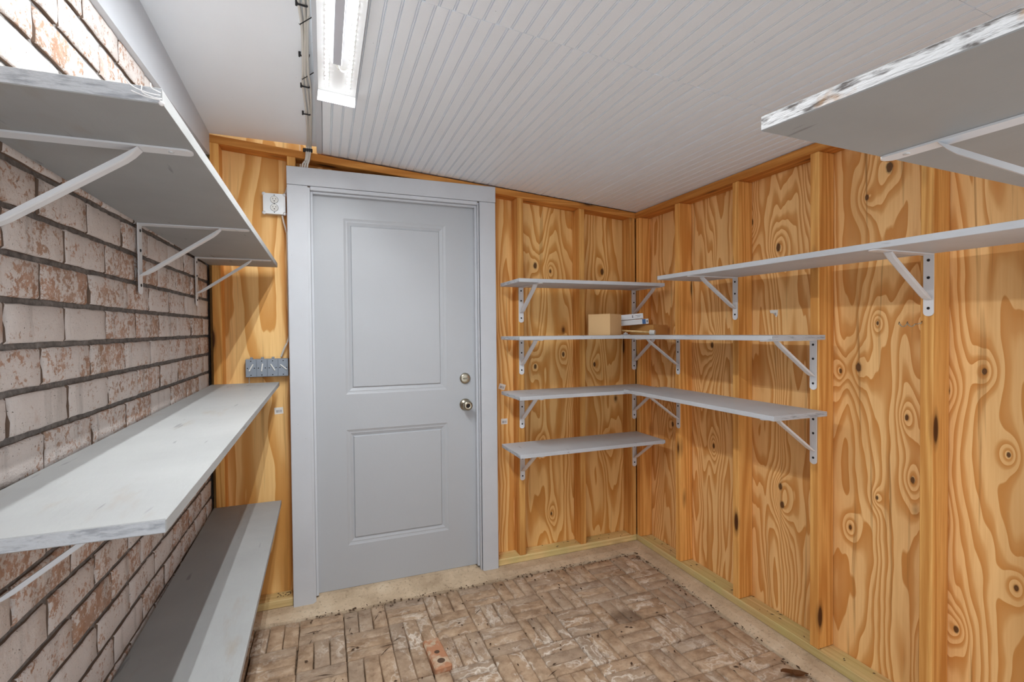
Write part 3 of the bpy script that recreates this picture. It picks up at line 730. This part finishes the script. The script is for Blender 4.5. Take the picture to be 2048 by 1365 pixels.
# ------------------------------------------------------------------ small things
def stickermat(name, axis):
    m = N(name, .5, .3); v = m.mk('ShaderNodeTexCoord').outputs['Generated']; x, y, z = m.sep(v)
    u = x if axis == 'X' else y
    bars = m.ma('GREATER_THAN', m.noise(m.mk('ShaderNodeCombineXYZ', [m.ma('MULTIPLY', u, 34.), 0., 0.]).outputs[0], 1, 0), .5)
    inu = m.ma('MULTIPLY', m.ma('GREATER_THAN', u, .18), m.ma('LESS_THAN', u, .82))
    inz = m.ma('MULTIPLY', m.ma('GREATER_THAN', z, .22), m.ma('LESS_THAN', z, .62))
    f = m.ma('MULTIPLY', bars, m.ma('MULTIPLY', inu, inz)); m.col(m.mix(f, srgb(228, 226, 220), srgb(52, 54, 66))); return m.m
M['stX'] = stickermat('barcode_label_back', 'X'); M['stY'] = stickermat('barcode_label_right', 'Y')
def sticker(c, rot, label):
    bm = bmx(); add_box(bm, (-.020, -.0008, -.0165), (.020, 0, .0165)); o = link('barcode_sticker', tomesh(bm), M['stX'], None, c); o.rotation_euler = (0, rot, 0)
    tag(o, label, 'sticker', 'barcode stickers')
sticker((-2.068, .0893, .955), -.06, 'small white barcode sticker on plywood left of the door casing')
sticker((-.875, .0893, 1.018), .3, 'small tilted barcode sticker right of the door just above a shelf')
sticker((-.863, .0893, .812), 0, 'small square-set barcode sticker right of the door between two shelves')
bm = bmx(); add_prism(bm, [(-.968, 1.430), (-.924, 1.430), (-.928, 1.416), (-.945, 1.414), (-.960, 1.396), (-.966, 1.405)], 'x', .0883, .0893)
o = link('torn_sticker', tomesh(bm), M['stY']); tag(o, 'torn white paper sticker on plywood below the long right shelf', 'sticker')
# spiral hook
bm = bmx(); pts = [(.0, -1.596, 1.362), (-.006, -1.598, 1.356), (-.008, -1.588, 1.353)]
for i in range(34):
    t = i/33; a = t*2*math.pi*2.0; pts.append((-.008-.007*(1-math.cos(a)), -1.580+.050*t, 1.353-.008*math.sin(a)))
add_tube(bm, pts, .0018, 6); o = link('spiral_hook', tomesh(bm, True), M['nickel']); tag(o, 'small coiled wire hook screwed in a stud under a bracket', 'hook')
o = None
# boxes on the eye-level shelf
T = 1.3168
cbx = empty('cardboard_box', (-.346+.0254, -.247+.0957, T), math.radians(30))
bm = bmx(); add_box(bm, (-.07, -.07, 0), (.07, .07, .120), .0012); link('carton_body', tomesh(bm), M['cardboard'], cbx)
bm = bmx(); add_box(bm, (-.07, -.0705, .1202), (.07, -.0005, .1216)); link('flap', tomesh(bm), M['cardboard'], cbx)
bm = bmx(); add_box(bm, (-.07, .0005, .1202), (.07, .0705, .1216)); link('flap', tomesh(bm), M['cardboard'], cbx)
tag(cbx, 'plain square cardboard box, largest of the things on the eye-level shelf', 'box')
def obox(name, org, ang, Lx, Ly, h, z, mats, label, cat='box'):
    """org = right-front corner; long axis dir (-cos, sin)"""
    d1 = Vector((-math.cos(ang), math.sin(ang), 0)); d2 = Vector((math.sin(ang), math.cos(ang), 0))
    e = empty(name, (org[0], org[1], z)); e.matrix_world = Matrix(((d1.x, d2.x, 0, org[0]), (d1.y, d2.y, 0, org[1]), (0, 0, -1 if False else 1, z), (0, 0, 0, 1))) if d1.cross(d2).z > 0 else \
        Matrix(((-d1.x, d2.x, 0, org[0]), (-d1.y, d2.y, 0, org[1]), (0, 0, 1, z), (0, 0, 0, 1)))
    e['sgn'] = 1; tag(e, label, cat); return e
a1 = math.atan2(.98, .2)
e = obox('carton', (-.058, -.254), a1, 0, 0, 0, T, None, 'long flat brown carton lying under the white boxes in the corner')
box('body', (-.185, 0, 0), (0, .1255, .058), M['carton'], e, .001)
box('lid_flap', (-.185, .0, .0582), (-.001, .06, .0592), M['carton'], e)
a2 = math.radians(36)
wm = plain('white_box_card', srgb(226, 228, 230), .5); bl = plain('blue_print', srgb(62, 104, 160), .5); gy = plain('grey_print', srgb(120, 124, 132), .6)
e = obox('product_box', (-.066, -.222), a2, 0, 0, 0, T+.0655, None, 'lower slim white box with a blue band, on the brown carton')
box('body', (-.185, 0, 0), (0, .09, .030), wm, e, .001)
e.matrix_world = e.matrix_world @ Matrix.Rotation(math.radians(-4), 4, 'Y')
box('blue_band', (-.036, -.0006, .001), (-.016, -.0001, .029), bl, e); box('print', (-.012, -.0006, .008), (-.004, -.0001, .022), gy, e)
e = obox('product_box', (-.092, -.206), a2-.03, 0, 0, 0, T+.0972, None, 'upper slim white box with grey print, top of the stack in the corner')
box('body', (-.185, 0, 0), (0, .09, .031), wm, e, .001)
e.matrix_world = e.matrix_world @ Matrix.Rotation(math.radians(-4.3), 4, 'Y')
box('print', (-.064, -.0006, .008), (-.058, -.0001, .023), gy, e)
for q, (xa, xb) in enumerate(((-.044, -.012), (-.036, -.018))): box('print', (xa, -.0006, .019-.007*q), (xb, -.0001, .021-.007*q), gy, e)
rod = empty('wooden_rod', (-.10, -.303, T+.0142))
p = Vector((-.128, .178, .014)); dn = p.normalized()
bm = bmx(); add_cyl(bm, dn*.012, p, .0055, n=10); link('dowel', tomesh(bm, True), M['dowel'], rod)
bm = bmx(); add_cyl(bm, -dn*.014, dn*.016, .0138, n=16); link('ferrule', tomesh(bm), M['ivory'], rod)
tag(rod, 'thin pale wooden rod with a white end cap lying before the carton', 'rod')
bm = bmx(); add_box(bm, (-.268, -.262, T), (-.222, -.236, T+.004), .001); add_box(bm, (-.254, -.259, T+.004), (-.236, -.239, T+.0125), .002); add_cyl(bm, (-.245, -.249, T+.0125), (-.245, -.249, T+.016), .004, n=8)
o = link('metal_clamp', tomesh(bm), M['zinc']); tag(o, 'small grey metal clamp on the shelf right of the cardboard box', 'clamp')
# cored brick lying loose in the paving
cx_, cy_ = cored_spot
cbk = empty('loose_brick', (cx_+.002, cy_-.008, -.012), math.radians(4))
bm = bmx(); add_box(bm, (-.036, -.100, -.03), (.036, .100, .012), .006); link('brick_body', tomesh(bm), M['corebrick'], cbk)
for q, yy in enumerate((-.06, 0, .06)):
    bm = bmx(); add_lathe(bm, [(.0165 if q == 0 else .012, 0), (.0145 if q == 0 else .010, .0012)], (0, yy, .0116), (0, 0, 1), 16); link('core_hole', tomesh(bm), M['hole'] if q < 2 else M['concrete'], cbk)
tag(cbk, 'reddish brick with three core holes standing proud of the paving before the door', 'brick')
# debris
bm = bmx(); rd = random.Random(5)
for q in range(520):
    m_ = rd.random()
    if m_ < .35: x, y, z = rd.uniform(-1.95, -.15), -.125+rd.gauss(0, .02), -.014
    elif m_ < .6: x, y, z = -.105+rd.gauss(0, .02), rd.uniform(-1.6, -.1), -.012
    else: x, y, z = rd.uniform(-2.0, -.12), rd.uniform(-1.3, -.12), -.0165
    if abs(x-cx_) < .05 and abs(y-cy_) < .12: continue
    s_ = rd.uniform(.0015, .0055); a = rd.uniform(0, 6.28); l_ = s_*rd.uniform(1, 2.6)
    if m_ > .93: l_ = rd.uniform(.02, .045); s_ = .0012
    dx, dy = math.cos(a), math.sin(a)
    pts = [(x+dx*l_, y+dy*l_, z), (x-dy*s_, y+dx*s_, z+.001), (x-dx*l_, y-dy*l_, z), (x+dy*s_, y-dx*s_, z+.001)]
    b4 = [bm.verts.new(p_) for p_ in pts]; tp = bm.verts.new((x, y, z+rd.uniform(.002, .005)))
    for i in range(4): bm.faces.new((b4[i], b4[(i+1) % 4], tp))
for q in range(60):
    side = rd.random() < .5
    x, y = (rd.uniform(-.94, -.05), rd.uniform(.01, .085)) if side else (rd.uniform(.01, .085), rd.uniform(-1.7, -.1))
    if q > 44: x, y = rd.uniform(-2.09, -2.02), rd.uniform(.02, .085)
    a = rd.uniform(0, 6.28); l_ = rd.uniform(.003, .012); s_ = .0016; z = .0385; dx, dy = math.cos(a), math.sin(a)
    b4 = [bm.verts.new(p_) for p_ in [(x+dx*l_, y+dy*l_, z), (x-dy*s_, y+dx*s_, z), (x-dx*l_, y-dy*l_, z), (x+dy*s_, y-dx*s_, z)]]; tp = bm.verts.new((x, y, z+.003))
    for i in range(4): bm.faces.new((b4[i], b4[(i+1) % 4], tp))
o = link('debris', tomesh(bm), plain('dark_leaf_litter', srgb(74, 54, 38), .9)); o['kind'] = 'stuff'; tag(o, 'dark grit, twigs and leaf crumbs scattered over the brick paving', 'debris')
bm = bmx(); sp = []
for i in range(9):
    t = i/8; wd = .018*math.sin(math.pi*min(1, t*1.02+.02))**.8+.0008
    c = Vector((-.03+.10*(t-.5), .004*math.sin(t*5), .004+.010*abs(t-.5)))
    sp.append([bm.verts.new(c+Vector((0, s1*wd, .006*abs(s1)+.002*math.sin(9*t+s1)))) for s1 in (-1, -.5, 0, .5, 1)])
for A, B in zip(sp, sp[1:]):
    for k in range(4): bm.faces.new((A[k], A[k+1], B[k+1], B[k]))
ret = bmesh.ops.solidify(bm, geom=bm.faces[:], thickness=.0006)
o = link('dry_leaf', tomesh(bm), plain('dry_brown_leaf', srgb(128, 84, 48), .8), None, (-.125, -1.262, -.016)); o.rotation_euler = (0, 0, -.5)
tag(o, 'curled dry brown leaf lying against the concrete curb at the right wall', 'leaf')
# cobweb on the corner of the top left shelf
bm = bmx(); c0 = Vector((-2.056, -1.8175, 1.672))
for q, pts in enumerate((((-.040, -.002, .010), (-.030, -.006, .000), (-.014, -.008, -.006), (.0, -.005, -.006)), ((-.022, -.002, .006), (-.020, -.008, -.006), (-.006, -.01, -.012), (.001, -.004, -.010)),
                         ((-.012, -.002, .010), (-.010, -.006, .002), (.0, -.004, -.002)), ((-.034, -.003, -.004), (-.016, -.01, -.012), (.0, -.006, -.013)))):
    add_tube(bm, smooth_path([c0+Vector(p_) for p_ in pts]), .0007, 5)
bmesh.ops.create_icosphere(bm, subdivisions=2, radius=.0035, matrix=Matrix.Translation(c0+Vector((.0005, -.003, -.016))))
o = link('cobweb', tomesh(bm, True), plain('white_web', srgb(236, 234, 232), .8)); tag(o, 'torn white cobweb clinging to the near corner of the top left shelf', 'cobweb')
print('bricks', nb, 'pavers', len([o for o in C.objects if o.name.startswith('paver')]))
